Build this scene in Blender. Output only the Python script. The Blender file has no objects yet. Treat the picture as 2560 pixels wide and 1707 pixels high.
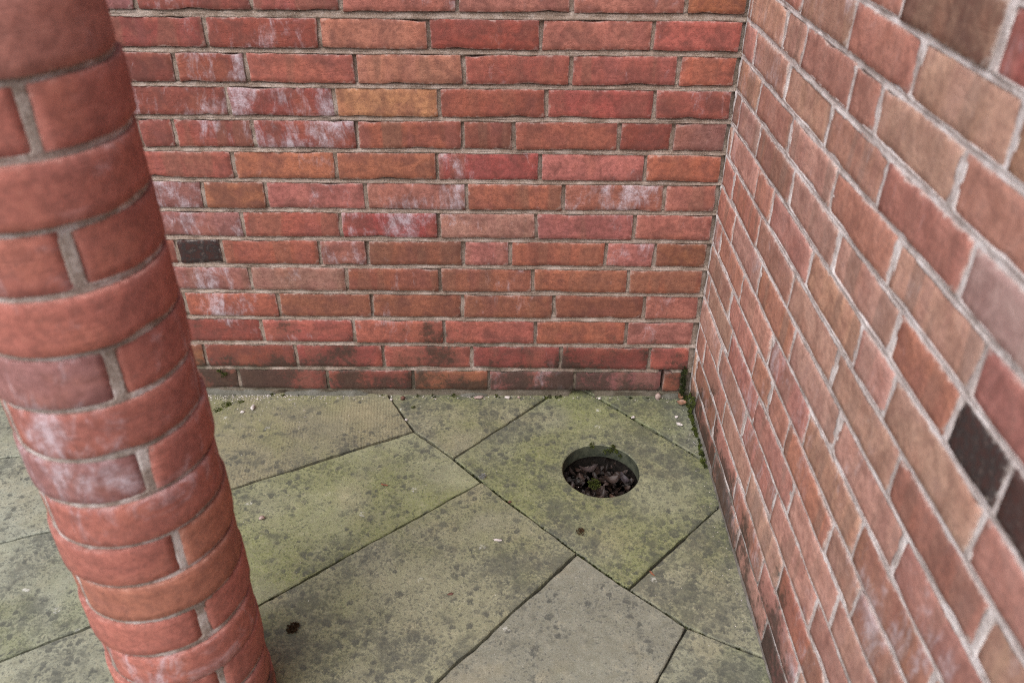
import bpy, bmesh, math, random
import numpy as np
from mathutils import Matrix, Vector, noise as mnoise

scene = bpy.context.scene
COL = scene.collection
R = math.radians

# ------------------------------------------------------------------ camera
CAM = Vector((-0.4873, -1.8041, 1.3711))
pitch, yaw, roll = R(33.518), R(0.202), R(0.55)
fw = Vector((math.sin(yaw)*math.cos(pitch), math.cos(yaw)*math.cos(pitch), -math.sin(pitch)))
rt0 = Vector((math.cos(yaw), -math.sin(yaw), 0)); up0 = rt0.cross(fw)
rt = rt0*math.cos(roll) + up0*math.sin(roll); up = up0*math.cos(roll) - rt0*math.sin(roll)
cd = bpy.data.cameras.new('camera'); cam = bpy.data.objects.new('camera', cd); COL.objects.link(cam)
M = Matrix((rt, up, -fw)).transposed().to_4x4(); M.translation = CAM
cam.matrix_world = M
cd.sensor_width = 36; cd.lens = 29.1; cd.clip_start = 0.02; cd.clip_end = 500
cd.dof.use_dof = True; cd.dof.focus_distance = 1.97; cd.dof.aperture_fstop = 3.4; cd.dof.aperture_blades = 9
scene.camera = cam

# ------------------------------------------------------------------ sky, sun, exposure (flat overcast light)
SUN_EL, SUN_AZ = R(52), R(213)          # azimuth clockwise from +Y
w = bpy.data.worlds.new('World'); scene.world = w; w.use_nodes = True
nt = w.node_tree; nt.nodes.clear()
sky = nt.nodes.new('ShaderNodeTexSky'); sky.sky_type = 'NISHITA'; sky.sun_disc = False
sky.sun_elevation = SUN_EL; sky.sun_rotation = SUN_AZ; sky.dust_density = 4.0; sky.air_density = 1.0; sky.ozone_density = 1.0
hs = nt.nodes.new('ShaderNodeHueSaturation'); hs.inputs['Saturation'].default_value = 0.52   # cloud cover greys the sky
bg = nt.nodes.new('ShaderNodeBackground'); bg.inputs['Strength'].default_value = 0.125
ow = nt.nodes.new('ShaderNodeOutputWorld')
nt.links.new(sky.outputs[0], hs.inputs['Color']); nt.links.new(hs.outputs[0], bg.inputs['Color']); nt.links.new(bg.outputs[0], ow.inputs['Surface'])
sl = bpy.data.lights.new('sun', 'SUN'); sl.energy = 1.5; sl.angle = R(60); sl.color = (1.0, 0.985, 0.97)
so = bpy.data.objects.new('sun', sl); COL.objects.link(so)
sd = Vector((math.sin(SUN_AZ)*math.cos(SUN_EL), math.cos(SUN_AZ)*math.cos(SUN_EL), math.sin(SUN_EL)))
so.rotation_euler = sd.to_track_quat('Z', 'Y').to_euler(); so.location = (-2, -3, 5)
vs = scene.view_settings
vs.view_transform = 'Standard'; vs.look = 'None'; vs.gamma = 1; vs.use_curve_mapping = False; vs.exposure = 0.60
scene.render.filter_size = 1.1; scene.cycles.filter_width = 1.1; scene.cycles.use_denoising = False
scene.cycles.max_bounces = 4; scene.cycles.diffuse_bounces = 3; scene.cycles.glossy_bounces = 2

# ------------------------------------------------------------------ node helper
class G:
    def __init__(s, name):
        s.m = bpy.data.materials.new(name); s.m.use_nodes = True
        s.t = s.m.node_tree; s.t.nodes.clear()
        s.out = s.n('ShaderNodeOutputMaterial'); s.b = s.n('ShaderNodeBsdfPrincipled')
        s.t.links.new(s.b.outputs[0], s.out.inputs[0])
        s.b.inputs['Specular IOR Level'].default_value = 0.25
    def n(s, t): return s.t.nodes.new(t)
    def put(s, sock, v):
        if hasattr(v, 'is_output') or isinstance(v, bpy.types.NodeSocket): s.t.links.new(v, sock)
        elif v is not None:
            if isinstance(v, tuple) and len(v) == 3 and sock.type == 'RGBA': v = (*v, 1)
            sock.default_value = v
    def math(s, op, a, b=None, c=None, clamp=False):
        n = s.n('ShaderNodeMath'); n.operation = op; n.use_clamp = clamp
        for i, v in enumerate((a, b, c)):
            if v is not None: s.put(n.inputs[i], v)
        return n.outputs[0]
    def vmath(s, op, a, b=None):
        n = s.n('ShaderNodeVectorMath'); n.operation = op; s.put(n.inputs[0], a)
        if b is not None: s.put(n.inputs[1], b)
        return n.outputs[0]
    def mix(s, f, a, b, mode='MIX'):
        n = s.n('ShaderNodeMix'); n.data_type = 'RGBA'; n.blend_type = mode; n.clamp_factor = True
        s.put(n.inputs[0], f); s.put(n.inputs[6], a); s.put(n.inputs[7], b); return n.outputs[2]
    def noise(s, v, scale, detail=4, rough=.55, dist=0., lac=2.0):
        n = s.n('ShaderNodeTexNoise'); s.put(n.inputs['Vector'], v)
        n.inputs['Scale'].default_value = scale; n.inputs['Detail'].default_value = detail
        n.inputs['Roughness'].default_value = rough; n.inputs['Distortion'].default_value = dist
        return n.outputs[0]
    def voro(s, v, scale, feature='F1', rand=1.0):
        n = s.n('ShaderNodeTexVoronoi'); n.feature = feature; s.put(n.inputs['Vector'], v)
        n.inputs['Scale'].default_value = scale; n.inputs['Randomness'].default_value = rand
        return n.outputs
    def ramp(s, v, lo, hi, a=0., b=1.):          # smoothstep
        n = s.n('ShaderNodeMapRange'); n.interpolation_type = 'SMOOTHSTEP'
        s.put(n.inputs[0], v); n.inputs[1].default_value = lo; n.inputs[2].default_value = hi
        n.inputs[3].default_value = a; n.inputs[4].default_value = b; return n.outputs[0]
    def attr(s, name, kind='OBJECT'):
        n = s.n('ShaderNodeAttribute'); n.attribute_type = kind; n.attribute_name = name; return n.outputs['Fac']
    def pos(s): return s.n('ShaderNodeNewGeometry').outputs['Position']
    def rand(s): return s.n('ShaderNodeObjectInfo').outputs['Random']
    def ocol(s): return s.n('ShaderNodeObjectInfo').outputs['Color']
    def sep(s, v):
        n = s.n('ShaderNodeSeparateXYZ'); s.put(n.inputs[0], v); return n.outputs
    def comb(s, x, y, z):
        n = s.n('ShaderNodeCombineXYZ')
        for i, v in enumerate((x, y, z)): s.put(n.inputs[i], v)
        return n.outputs[0]
    def bump(s, h, strength, dist, nrm=None):
        n = s.n('ShaderNodeBump'); n.inputs['Strength'].default_value = strength; n.inputs['Distance'].default_value = dist
        s.put(n.inputs['Height'], h)
        if nrm is not None: s.put(n.inputs['Normal'], nrm)
        return n.outputs[0]
    def done(s, col, rough=.9, nrm=None):
        s.put(s.b.inputs['Base Color'], col); s.put(s.b.inputs['Roughness'], rough)
        if nrm is not None: s.put(s.b.inputs['Normal'], nrm)
        return s.m

# ------------------------------------------------------------------ materials
def mat_brick():
    g = G('handmade_brick'); P = g.pos(); rnd = g.rand()
    off = g.math('MULTIPLY', rnd, 53.7)
    V = g.vmath('ADD', P, g.comb(off, g.math('MULTIPLY', rnd, 31.1), g.math('MULTIPLY', rnd, 17.3)))
    x, y, z = g.sep(V)
    along = g.math('SUBTRACT', x, y)
    base = g.ocol()
    n1 = g.noise(V, 20, 4, .58, .5); warm = g.noise(g.vmath('ADD', V, (5.1, 2.2, 7.7)), 13, 2, .5)
    mid = g.noise(V, 85, 4, .66); fine = g.noise(V, 330, 2, .6)
    # soft cloudy colour of the clay
    dark = g.mix(.62, base, (.125, .055, .048))
    c = g.mix(g.math('MULTIPLY', g.ramp(n1, .60, .33), g.attr('cloud')), base, dark)
    c = g.mix(g.ramp(warm, .50, .70, 0, .65), c, g.mix(.45, base, (.43, .150, .092)))
    c = g.mix(g.ramp(warm, .46, .32, 0, .55), c, g.mix(.55, base, (.22, .075, .070)))
    # kiss marks: bands across the brick face left from the kiln
    band = g.noise(g.comb(along, g.math('MULTIPLY', z, .12), off), 22, 1, .4)
    bandk = g.attr('band')
    c = g.mix(g.math('MULTIPLY', g.ramp(band, .53, .60), bandk), c, g.mix(.35, (.20, .112, .080), base))
    c = g.mix(g.math('MULTIPLY', g.ramp(band, .47, .38), g.math('MULTIPLY', bandk, .5)), c, g.mix(.5, base, (.30, .115, .115)))
    # fire-blackened ends
    bl = g.attr('burnt')
    c = g.mix(g.math('MULTIPLY', bl, g.ramp(g.math('ADD', n1, g.math('MULTIPLY', mid, .5)), .30, .52)), c, g.mix(g.ramp(mid, .35, .75), (.013, .012, .013), (.055, .050, .050)))
    # pits and grains
    pit = g.voro(V, 90)
    pitm = g.math('MULTIPLY', g.ramp(pit['Distance'], .15, .07), g.ramp(g.sep(pit['Color'])[0], .66, .72))
    c = g.mix(g.math('MULTIPLY', pitm, .6), c, (.06, .032, .028))
    c = g.mix(g.ramp(fine, .38, .27, 0, .5), c, (.085, .036, .029))
    c = g.mix(g.ramp(fine, .66, .80, 0, .3), c, (.58, .36, .30))
    c = g.mix(g.ramp(mid, .36, .60, .40, 0), c, (.125, .050, .041))
    c = g.mix(g.ramp(mid, .54, .75, 0, .18), c, (.50, .23, .16))
    # lime bloom: streaky, runs downwards
    blo = g.attr('bloom')
    st = g.noise(g.comb(along, off, g.math('MULTIPLY', z, .42)), 44, 5, .7, .6)
    bm = g.math('ADD', g.math('MULTIPLY', st, .70), g.math('MULTIPLY', g.noise(P, 7, 3, .55), .72))
    bm = g.math('ADD', bm, g.math('MULTIPLY', blo, .30))
    bmask = g.ramp(bm, .86, 1.10)
    bmask = g.math('MULTIPLY', bmask, g.ramp(g.math('ADD', mid, g.math('MULTIPLY', fine, .6)), .55, 1.0, .25, 1))
    c = g.mix(g.math('MULTIPLY', bmask, .74), c, (.60, .55, .62))
    # overall thin chalky film
    c = g.mix(g.math('MULTIPLY', g.attr('film'), g.ramp(g.math('ADD', n1, g.math('MULTIPLY', mid, .4)), .45, .95, .4, 1)), c, (.62, .455, .42))
    # mortar smeared over the arrises
    e = g.attr('edge', 'GEOMETRY'); sm = g.attr('smear')
    em = g.math('MULTIPLY', g.ramp(g.math('SUBTRACT', e, g.math('MULTIPLY', g.math('SUBTRACT', mid, .55), .020)), .0042, -.0026), sm)
    c = g.mix(em, c, (.52, .45, .42))
    # ragged algae crust by the ground, boosted to paint in weaker light low down
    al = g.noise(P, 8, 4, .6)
    wet_shade = g.math('MULTIPLY', g.math('SUBTRACT', .28, g.sep(P)[2]), 1.25)
    am = g.ramp(g.math('ADD', g.math('ADD', al, g.math('MULTIPLY', mid, .55)), wet_shade), .92, 1.12)
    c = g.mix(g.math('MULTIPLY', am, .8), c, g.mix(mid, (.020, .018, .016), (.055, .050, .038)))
    # relief: smooth sanded face, a few folds and drag marks
    fold = g.noise(g.comb(g.math('MULTIPLY', along, .28), off, z), 60, 3, .55, 1.2)
    fm = g.math('MULTIPLY', g.ramp(fold, .41, .45), g.ramp(n1, .40, .62, .0, 1.))
    hgt = g.math('ADD', g.math('MULTIPLY', mid, .55), g.math('MULTIPLY', fine, .22))
    hgt = g.math('ADD', hgt, g.math('MULTIPLY', fm, .45))
    nr = g.bump(hgt, .45, .0020)
    return g.done(c, .88, nr)

def mat_mortar(name, a, b, white):
    g = G(name); P = g.pos()
    n1 = g.noise(P, 22, 4, .62); f = g.noise(P, 380, 2, .7); mid = g.noise(P, 110, 3, .7)
    c = g.mix(g.ramp(n1, .32, .68), a, b)
    c = g.mix(g.ramp(f, .54, .72, 0, .35+.42*white), c, (.66, .61, .57))
    c = g.mix(g.ramp(f, .44, .30, 0, .7), c, (.09, .075, .064))
    c = g.mix(g.math('MULTIPLY', g.ramp(g.math('ADD', n1, g.math('MULTIPLY', mid, .3)), .60, .82), white), c, (.72, .67, .67))
    pt = g.voro(P, 150)
    pm = g.math('MULTIPLY', g.ramp(pt['Distance'], .2, .08), g.ramp(g.sep(pt['Color'])[0], .78, .82))
    c = g.mix(pm, c, (.03, .026, .023))
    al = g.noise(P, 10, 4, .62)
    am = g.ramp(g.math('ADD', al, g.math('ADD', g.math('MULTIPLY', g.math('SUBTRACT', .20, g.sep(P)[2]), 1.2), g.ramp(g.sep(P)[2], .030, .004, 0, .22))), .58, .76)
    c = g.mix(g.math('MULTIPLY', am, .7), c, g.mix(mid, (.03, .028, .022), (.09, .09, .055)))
    h = g.math('ADD', g.math('MULTIPLY', f, .4), g.math('MULTIPLY', mid, .9))
    return g.done(c, .95, g.bump(h, .8, .0026))

def mat_stone():
    g = G('sandstone_flag'); P = g.pos(); rnd = g.rand()
    off = g.math('MULTIPLY', rnd, 41.3)
    V = g.vmath('ADD', P, g.comb(off, g.math('MULTIPLY', rnd, 23.9), 0.0))
    base = g.ocol()
    n1 = g.noise(V, 5.0, 5, .62, .4); n2 = g.noise(g.vmath('ADD', V, (3.3, 8.1, 1.7)), 8, 4, .6)
    mid = g.noise(V, 42, 5, .68, .3); f = g.noise(V, 340, 2, .7); f2 = g.noise(V, 140, 3, .7)
    c = g.mix(g.ramp(n1, .30, .66), g.mix(.42, base, (.15, .145, .115)), base)
    c = g.mix(g.ramp(n2, .50, .72, 0, .6), c, g.mix(.4, base, (.42, .34, .20)))
    c = g.mix(g.ramp(n2, .46, .28, 0, .55), c, g.mix(.35, base, (.24, .24, .195)))
    # green algal film
    ag = g.attr('algae')
    gm = g.ramp(g.math('ADD', g.noise(g.vmath('ADD', V, (1.9, 4.4, 6.1)), 3.6, 4, .6, .3), g.math('ADD', g.math('MULTIPLY', ag, .30), g.ramp(g.sep(P)[1], -.10, -.01, 0, .10))), .50, .82)
    gm = g.math('MULTIPLY', gm, g.ramp(f2, .30, .62, .45, 1))
    c = g.mix(g.math('MULTIPLY', gm, .74), c, (.185, .212, .050))
    # grain
    c = g.mix(g.ramp(f, .42, .28, 0, .5), c, (.085, .082, .06))
    c = g.mix(g.ramp(f, .58, .74, 0, .5), c, (.55, .52, .42))
    c = g.mix(g.ramp(f2, .34, .60, .32, 0), c, (.13, .125, .083))
    c = g.mix(g.ramp(mid, .36, .62, .30, 0), c, (.140, .135, .092))
    c = g.mix(g.ramp(mid, .54, .74, 0, .30), c, (.43, .39, .27))
    # soft dark blotches in drifts
    sp = g.attr('spots')
    drift = g.math('ADD', g.noise(g.vmath('ADD', V, (2.7, 6.6, .4)), 5.5, 3, .6), g.math('MULTIPLY', sp, .32))
    bn = g.noise(g.vmath('ADD', V, (8.2, .6, 3.4)), 27, 6, .68, .5)
    bl = g.ramp(g.math('ADD', bn, g.math('MULTIPLY', drift, .62)), .88, 1.06, 0, .80)
    # small round lichens
    wn = g.n('ShaderNodeVectorMath'); wn.operation = 'SCALE'
    g.put(wn.inputs[0], g.comb(mid, f2, 0.)); wn.inputs['Scale'].default_value = .030
    wob = g.vmath('ADD', V, wn.outputs[0])
    tot = bl
    for sc_, r0, lo in ((62, .55, .62), (34, .54, .70)):
        vo = g.voro(wob, sc_); rr = g.sep(vo['Color'])
        m = g.math('MULTIPLY', g.ramp(g.math('ADD', vo['Distance'], g.math('MULTIPLY', rr[1], .26)), r0+.08, r0-.10), g.ramp(g.math('ADD', drift, g.math('MULTIPLY', rr[0], .42)), lo+.20, lo+.32, 0, .95))
        tot = g.math('MAXIMUM', tot, m)
    speck = g.math('MULTIPLY', g.ramp(g.math('ADD', f2, g.math('MULTIPLY', drift, .40)), .73, .85), .75)
    tot = g.math('MAXIMUM', tot, speck)
    tot = g.math('MULTIPLY', tot, g.ramp(f2, .26, .55, .35, 1))
    c = g.mix(g.math('MULTIPLY', tot, .84), c, (.060, .064, .060))
    # pale crumbs trodden into the grain and chalky scuffs
    v2 = g.voro(V, 55); r2 = g.sep(v2['Color'])
    wh = g.math('MULTIPLY', g.ramp(v2['Distance'], .09, .03), g.ramp(r2[1], .90, .93))
    v3 = g.voro(wob, 15); r3 = g.sep(v3['Color'])
    wl = g.math('MULTIPLY', g.ramp(v3['Distance'], .15, .04), g.ramp(r3[2], .92, .95))
    wl = g.math('MULTIPLY', wl, g.ramp(f2, .46, .60))
    c = g.mix(g.math('MULTIPLY', g.math('MAXIMUM', wh, wl), .7), c, (.66, .66, .60))
    # tooling: close parallel chisel lines
    to = g.attr('tooled'); x, y, z = g.sep(P)
    ln = g.n('ShaderNodeTexWave'); ln.wave_type = 'BANDS'; ln.bands_direction = 'X'
    g.put(ln.inputs['Vector'], g.comb(g.math('ADD', x, g.math('MULTIPLY', y, .12)), y, 0.)); ln.inputs['Scale'].default_value = 40; ln.inputs['Distortion'].default_value = 1.6; ln.inputs['Detail'].default_value = 1
    tl = g.math('MULTIPLY', ln.outputs['Fac'], g.math('MULTIPLY', to, g.ramp(n2, .40, .58)))
    c = g.mix(g.math('MULTIPLY', tl, .10), c, (.12, .11, .07))
    h = g.math('ADD', g.math('MULTIPLY', f, .3), g.math('MULTIPLY', f2, .6))
    h = g.math('ADD', h, g.math('MULTIPLY', mid, .9)); h = g.math('SUBTRACT', h, g.math('MULTIPLY', tl, .4))
    return g.done(c, .85, g.bump(h, .45, .0024))

def mat_plain(name, a, b, scale=60, rough=.9, bump=.5, trans=0.):
    g = G(name); P = g.pos(); n = g.noise(P, scale, 5, .65)
    c = g.mix(g.ramp(n, .3, .7), a, b)
    return g.done(c, rough, g.bump(n, bump, .002))

def mat_leaf():
    g = G('dead_leaf'); P = g.pos(); base = g.ocol()
    n = g.noise(P, 70, 5, .65)
    c = g.mix(g.ramp(n, .3, .7), g.mix(.6, base, (.02, .012, .01)), base)
    c = g.mix(g.ramp(g.noise(P, 240, 3), .6, .75, 0, .4), c, (.25, .18, .15))
    g.b.inputs['Specular IOR Level'].default_value = .5
    return g.done(c, .5, g.bump(n, .6, .002))

def mat_litter():
    g = G('leaf_litter'); P = g.pos(); r = g.attr('tone', 'GEOMETRY')
    n = g.noise(P, 80, 5, .65)
    c = g.mix(r, (.012, .008, .006), (.068, .040, .030))
    c = g.mix(g.ramp(n, .35, .65, .6, 0), c, (.018, .012, .011))
    g.b.inputs['Specular IOR Level'].default_value = .45
    return g.done(c, .55, g.bump(n, .6, .002))

def mat_moss():
    g = G('moss'); P = g.pos(); r = g.attr('tone', 'GEOMETRY')
    c = g.mix(r, (.016, .020, .008), (.100, .125, .018))
    return g.done(c, .9)

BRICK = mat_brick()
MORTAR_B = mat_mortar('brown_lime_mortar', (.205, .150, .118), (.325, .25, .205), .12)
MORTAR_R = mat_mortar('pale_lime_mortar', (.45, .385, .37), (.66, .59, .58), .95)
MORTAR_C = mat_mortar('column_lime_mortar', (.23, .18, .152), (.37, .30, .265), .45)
STONE = mat_stone(); FILLET = mat_mortar('grey_cement_fillet', (.20, .19, .175), (.32, .31, .29), .1)
DAMP = mat_plain('damp_algae_stone', (.030, .036, .026), (.085, .092, .062), 45)
SOIL = mat_plain('joint_soil', (.012, .011, .009), (.035, .032, .022), 90)
PIT = mat_plain('pit_soil', (.012, .010, .009), (.03, .024, .02), 70)
CRUMB = mat_plain('lime_crumb', (.42, .36, .34), (.66, .62, .60), 150)
PINKCRUMB = mat_plain('brick_crumb', (.30, .20, .175), (.44, .35, .32), 150)
DARKCRUMB = mat_plain('dark_crumb', (.10, .045, .035), (.17, .09, .07), 150)
LEAF = mat_leaf(); LITTER = mat_litter(); MOSS = mat_moss()
TWIG = mat_plain('dry_needle', (.20, .075, .045), (.30, .12, .07), 120)
BROWNMOSS = mat_plain('dried_moss', (.035, .018, .010), (.085, .05, .022), 200)
GREYFLUFF = mat_plain('grey_fluff', (.16, .16, .15), (.40, .40, .38), 300)

# ------------------------------------------------------------------ object helpers
def mesh(name, verts, faces, mat, smooth=True, attrs=None):
    me = bpy.data.meshes.new(name)
    me.from_pydata([tuple(v) for v in verts], [], faces)
    if smooth: me.polygons.foreach_set('use_smooth', [True]*len(me.polygons))
    for k, vals in (attrs or {}).items():
        a = me.attributes.new(k, 'FLOAT', 'POINT'); a.data.foreach_set('value', np.asarray(vals, dtype=np.float32))
    me.materials.append(mat); me.update()
    return me
def link(name, data, parent=None, loc=(0, 0, 0), rot=(0, 0, 0)):
    o = bpy.data.objects.new(name, data); COL.objects.link(o); o.parent = parent
    o.location = loc; o.rotation_euler = rot
    return o
def thing(name, label, cat, loc=(0, 0, 0), group=None, data=None):
    o = link(name, data, None, loc); o['label'] = label; o['category'] = cat; o['kind'] = 'thing'
    if group: o['group'] = group
    return o
def struct(o): o['kind'] = 'structure'; return o
def stuff(o, label=None):
    o['kind'] = 'stuff'
    if label: o['label'] = label
    return o

# 1-D smooth value noise
def n1d(rng, t, step, amp):
    k = int(np.max(t-np.min(t))/step)+4
    v = rng.uniform(-1, 1, k); u = (t-np.min(t))/step; i = u.astype(int); f = u-i; f = f*f*(3-2*f)
    return amp*(v[i]*(1-f)+v[i+1]*f)

# ------------------------------------------------------------------ a brick: worn face, wobbling arrises, chips
def brick_mesh(L, H, D, seed, fine=True):
    rng = np.random.default_rng(seed)
    nx = max(5, int(L/.014)) if fine else max(4, int(L/.05)); nz = 7 if fine else 4
    def spread(n, half):
        r = .0013/half; t = np.linspace(-(1-r), 1-r, n-2); return np.concatenate([[-1.], t, [1.]])
    nx += 2; nz += 1
    X = spread(nx+1, L/2)*L/2; Z = spread(nz+1, H/2)*H/2
    gx, gz = np.meshgrid(X, Z)                                   # (nz+1, nx+1)
    # wobble of the outline, faded to the middle
    top = n1d(rng, X, .05, .0011)+n1d(rng, X, .014, .0006); bot = n1d(rng, X, .05, .0010)+n1d(rng, X, .014, .0007)
    lef = n1d(rng, Z, .025, .0013); rig = n1d(rng, Z, .025, .0013)
    tilt = rng.uniform(-1, 1)*.0012
    if fine:
        for arr in (top, bot):
            if rng.random() < .6:                                # a chipped arris
                c0 = rng.uniform(-.45, .45)*L; wd = rng.uniform(.010, .028); dp = rng.uniform(.0015, .0045)
                arr -= dp*np.exp(-((X-c0)/wd)**2) * (1 if arr is top else -1)
    tz = gz/(H/2); tx = gx/(L/2)
    sk = rng.uniform(-1, 1)*.0012
    z = gz + np.where(tz > 0, top[None, :], bot[None, :])*np.abs(tz)**2 + tilt*tx
    x = gx + np.where(tx > 0, rig[:, None], lef[:, None])*np.abs(tx)**4 + sk*tz
    de = np.minimum(L/2-np.abs(gx), H/2-np.abs(gz))
    # rounded corners of the face
    cr = rng.uniform(.0005, .0035)
    corner = (np.abs(tx) > .999) & (np.abs(tz) > .999)
    x = np.where(corner, x-np.sign(tx)*cr, x); z = np.where(corner, z-np.sign(tz)*cr*.6, z)
    y = -.0004*np.cos(tx*1.3)*np.cos(tz*1.3)
    yn = rng.uniform(-1, 1, gx.shape)*.00030
    yl = n1d(rng, X, .06, .0009)[None, :] + n1d(rng, Z, .03, .0006)[:, None]
    y = y+yn+yl + .0013*np.exp(-de/.0006) + rng.uniform(-1, 1)*.0007
    y += rng.uniform(-1, 1)*.0008*tz + rng.uniform(-1, 1)*.0008*tx
    V = np.stack([x, y, z], -1).reshape(-1, 3); edge = de.reshape(-1)
    W = nx+1; faces = []
    for j in range(nz):
        for i in range(nx):
            a = j*W+i; faces.append((a, a+1, a+W+1, a+W))
    ring = [i for i in range(W)] + [j*W+nx for j in range(1, nz+1)] + [nz*W+i for i in range(nx-1, -1, -1)] + [j*W for j in range(nz-1, 0, -1)]
    n0 = len(V); side = V[ring].copy(); back = V[ring].copy(); back[:, 1] = D
    V = np.vstack([V, side, back]); edge = np.concatenate([edge, np.full(2*len(ring), -.002)])
    m = len(ring)
    for k in range(m):
        k2 = (k+1) % m
        faces.append((n0+k2, n0+k, n0+m+k, n0+m+k2))
    return V, faces, edge

PAL = {'d': (.255, .071, .056), 'r': (.375, .116, .087), 'c': (.378, .090, .077), 'o': (.395, .142, .087), 't': (.490, .215, .115),
       'p': (.420, .164, .128), 'm': (.285, .124, .120), 'b': (.290, .112, .070), 'k': (.29, .100, .072), 'w': (.490, .262, .202), 'q': (.405, .218, .162)}

def lay(parent, seed, L, H, loc, rot, code, bloom=0., film=0., smear=.5, band=.3, burnt=0., fine=True, D=.05, label=None):
    V, F, e = brick_mesh(L, H, D, seed, fine)
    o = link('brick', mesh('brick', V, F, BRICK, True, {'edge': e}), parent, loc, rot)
    rng = random.Random(seed*7+3); k = rng.uniform(.86, 1.14)
    c = PAL[code]; o.color = (c[0]*k*rng.uniform(.95, 1.05), c[1]*k*rng.uniform(.92, 1.08), c[2]*k*rng.uniform(.92, 1.08), 1)
    o['bloom'] = float(bloom); o['film'] = float(film); o['smear'] = float(smear); o['band'] = float(band); o['burnt'] = float(burnt)
    o['cloud'] = 1.0
    if label: o['label'] = label
    return o

# bed joint heights: joint i lies above course i (course 0 is the topmost one the photograph cuts)
OFF = {0: -.005, 1: -.0045, 2: -.003, 3: -.001, 4: .0013, 5: .0025, 6: .004, 7: .004, 8: .0045, 9: .005, 10: .006, 11: .004, 12: 0., 13: -.004, 14: -.001}
def zj(i): return 1.0644-.075*i + OFF.get(i, -.005 if i < 0 else 0.)
TOPROW = -12
BED = {i: .0110 for i in range(TOPROW, 15)}; BED[1] = .0155; BED[2] = .0125; BED[0] = .0115

# ------------------------------------------------------------------ mortar bed of a straight wall: struck joints and rough fill
def mortar_mesh(name, L, rows, mat, seed, t0, smooth_struck, holes=()):
    # rows: course -> joint positions in local x; behind the bricks the bed lies deep
    """t runs 0..L along the wall, local x = t0 + t; local -y faces out."""
    rng = np.random.default_rng(seed)
    zs, kind, crs = [], [], []
    for i in range(TOPROW, 15):
        zc = zj(i); h = BED[i]/2
        fine = i >= -3
        offs = (.95, .6, .3, 0, -.3, -.6, -.95) if fine else (.95, 0, -.95)
        for o_ in offs: zs.append(zc+o_*h); kind.append(o_); crs.append(None)
        if i < 14:
            zt, zb = zj(i)-BED[i]/2, zj(i+1)+BED[i+1]/2
            for f in ((.04, .2, .4, .6, .8, .96) if fine else (.5,)): zs.append(zt+(zb-zt)*f); kind.append(None); crs.append(i)
    zs[-1] = -.06
    t = np.concatenate([np.arange(0, min(L, 1.75), .0045), np.arange(min(L, 1.75), L+.02, .02)])
    ys = []
    for z, kd, ci in zip(zs, kind, crs):
        base = n1d(rng, t, .05, .0010)+n1d(rng, t, .013, .0010)+rng.normal(0, .00035, len(t))
        if kd is None: y = (.0010 if smooth_struck else .0032)+base
        elif smooth_struck: y = .0006-.0004*kd + .0016*(1-abs(kd)) + base*.6       # bucket-handle joint
        else: y = .0036 + .0034*kd + base*1.4                                      # struck: deep at the top, flush below
        if ci is not None:
            dj = np.min(np.abs((t0+t)[None, :]-np.array(rows[ci])[:, None]), axis=0)
            y = np.where(dj > .0108, .016, y)
        ys.append(y)
    T, Zm = np.meshgrid(t, np.array(zs)); Y = np.array(ys)
    Zm = Zm + np.array([n1d(rng, t, .05, .0008) for _ in zs])
    for hx0, hx1, hz0, hz1 in holes:                      # mortar fallen out
        Y = np.where((t0+T > hx0) & (t0+T < hx1) & (Zm > hz0) & (Zm < hz1), .04, Y)
    V = np.stack([t0+T, Y, Zm], -1).reshape(-1, 3); W = len(t); H = len(zs)
    idx = np.arange(W*H).reshape(H, W)
    q = np.stack([idx[:-1, :-1], idx[1:, :-1], idx[1:, 1:], idx[:-1, 1:]], -1).reshape(-1, 4)
    return mesh(name, V, q.tolist(), mat)

# solid masonry behind the faces, with a coping on top
def core_mesh(name, x0, x1, y0, y1, z0, z1, mat):
    v = [(x, y, z) for x in (x0, x1) for y in (y0, y1) for z in (z0, z1)]
    f = [(0, 1, 3, 2), (4, 6, 7, 5), (0, 4, 5, 1), (2, 3, 7, 6), (1, 5, 7, 3), (0, 2, 6, 4)]
    return mesh(name, v, f, mat, False)

ZTOP = zj(TOPROW)

# ================================================================== ground sheet, with the gully hole in it
HOLE = Vector((-.2625, -.2945)); HR = .0935
def holed_sheet(outer, z, rad, n=48):
    bm = bmesh.new()
    a = [bm.verts.new((x, y, z)) for x, y in outer]
    b = [bm.verts.new((HOLE.x+rad*math.cos(2*math.pi*k/n), HOLE.y+rad*math.sin(2*math.pi*k/n), z)) for k in range(n)]
    es = [bm.edges.new((l[i], l[(i+1) % len(l)])) for l in (a, b) for i in range(len(l))]
    bmesh.ops.triangle_fill(bm, use_beauty=True, use_dissolve=False, edges=es)
    for f in bm.faces:
        if f.normal.z < 0: f.normal_flip()
    return bm
bm = holed_sheet([(-60, -60), (60, -60), (60, 60), (-60, 60)], -.013, .125)
me = bpy.data.meshes.new('ground'); bm.to_mesh(me); bm.free(); me.materials.append(SOIL)
struct(link('ground', me))

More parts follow.
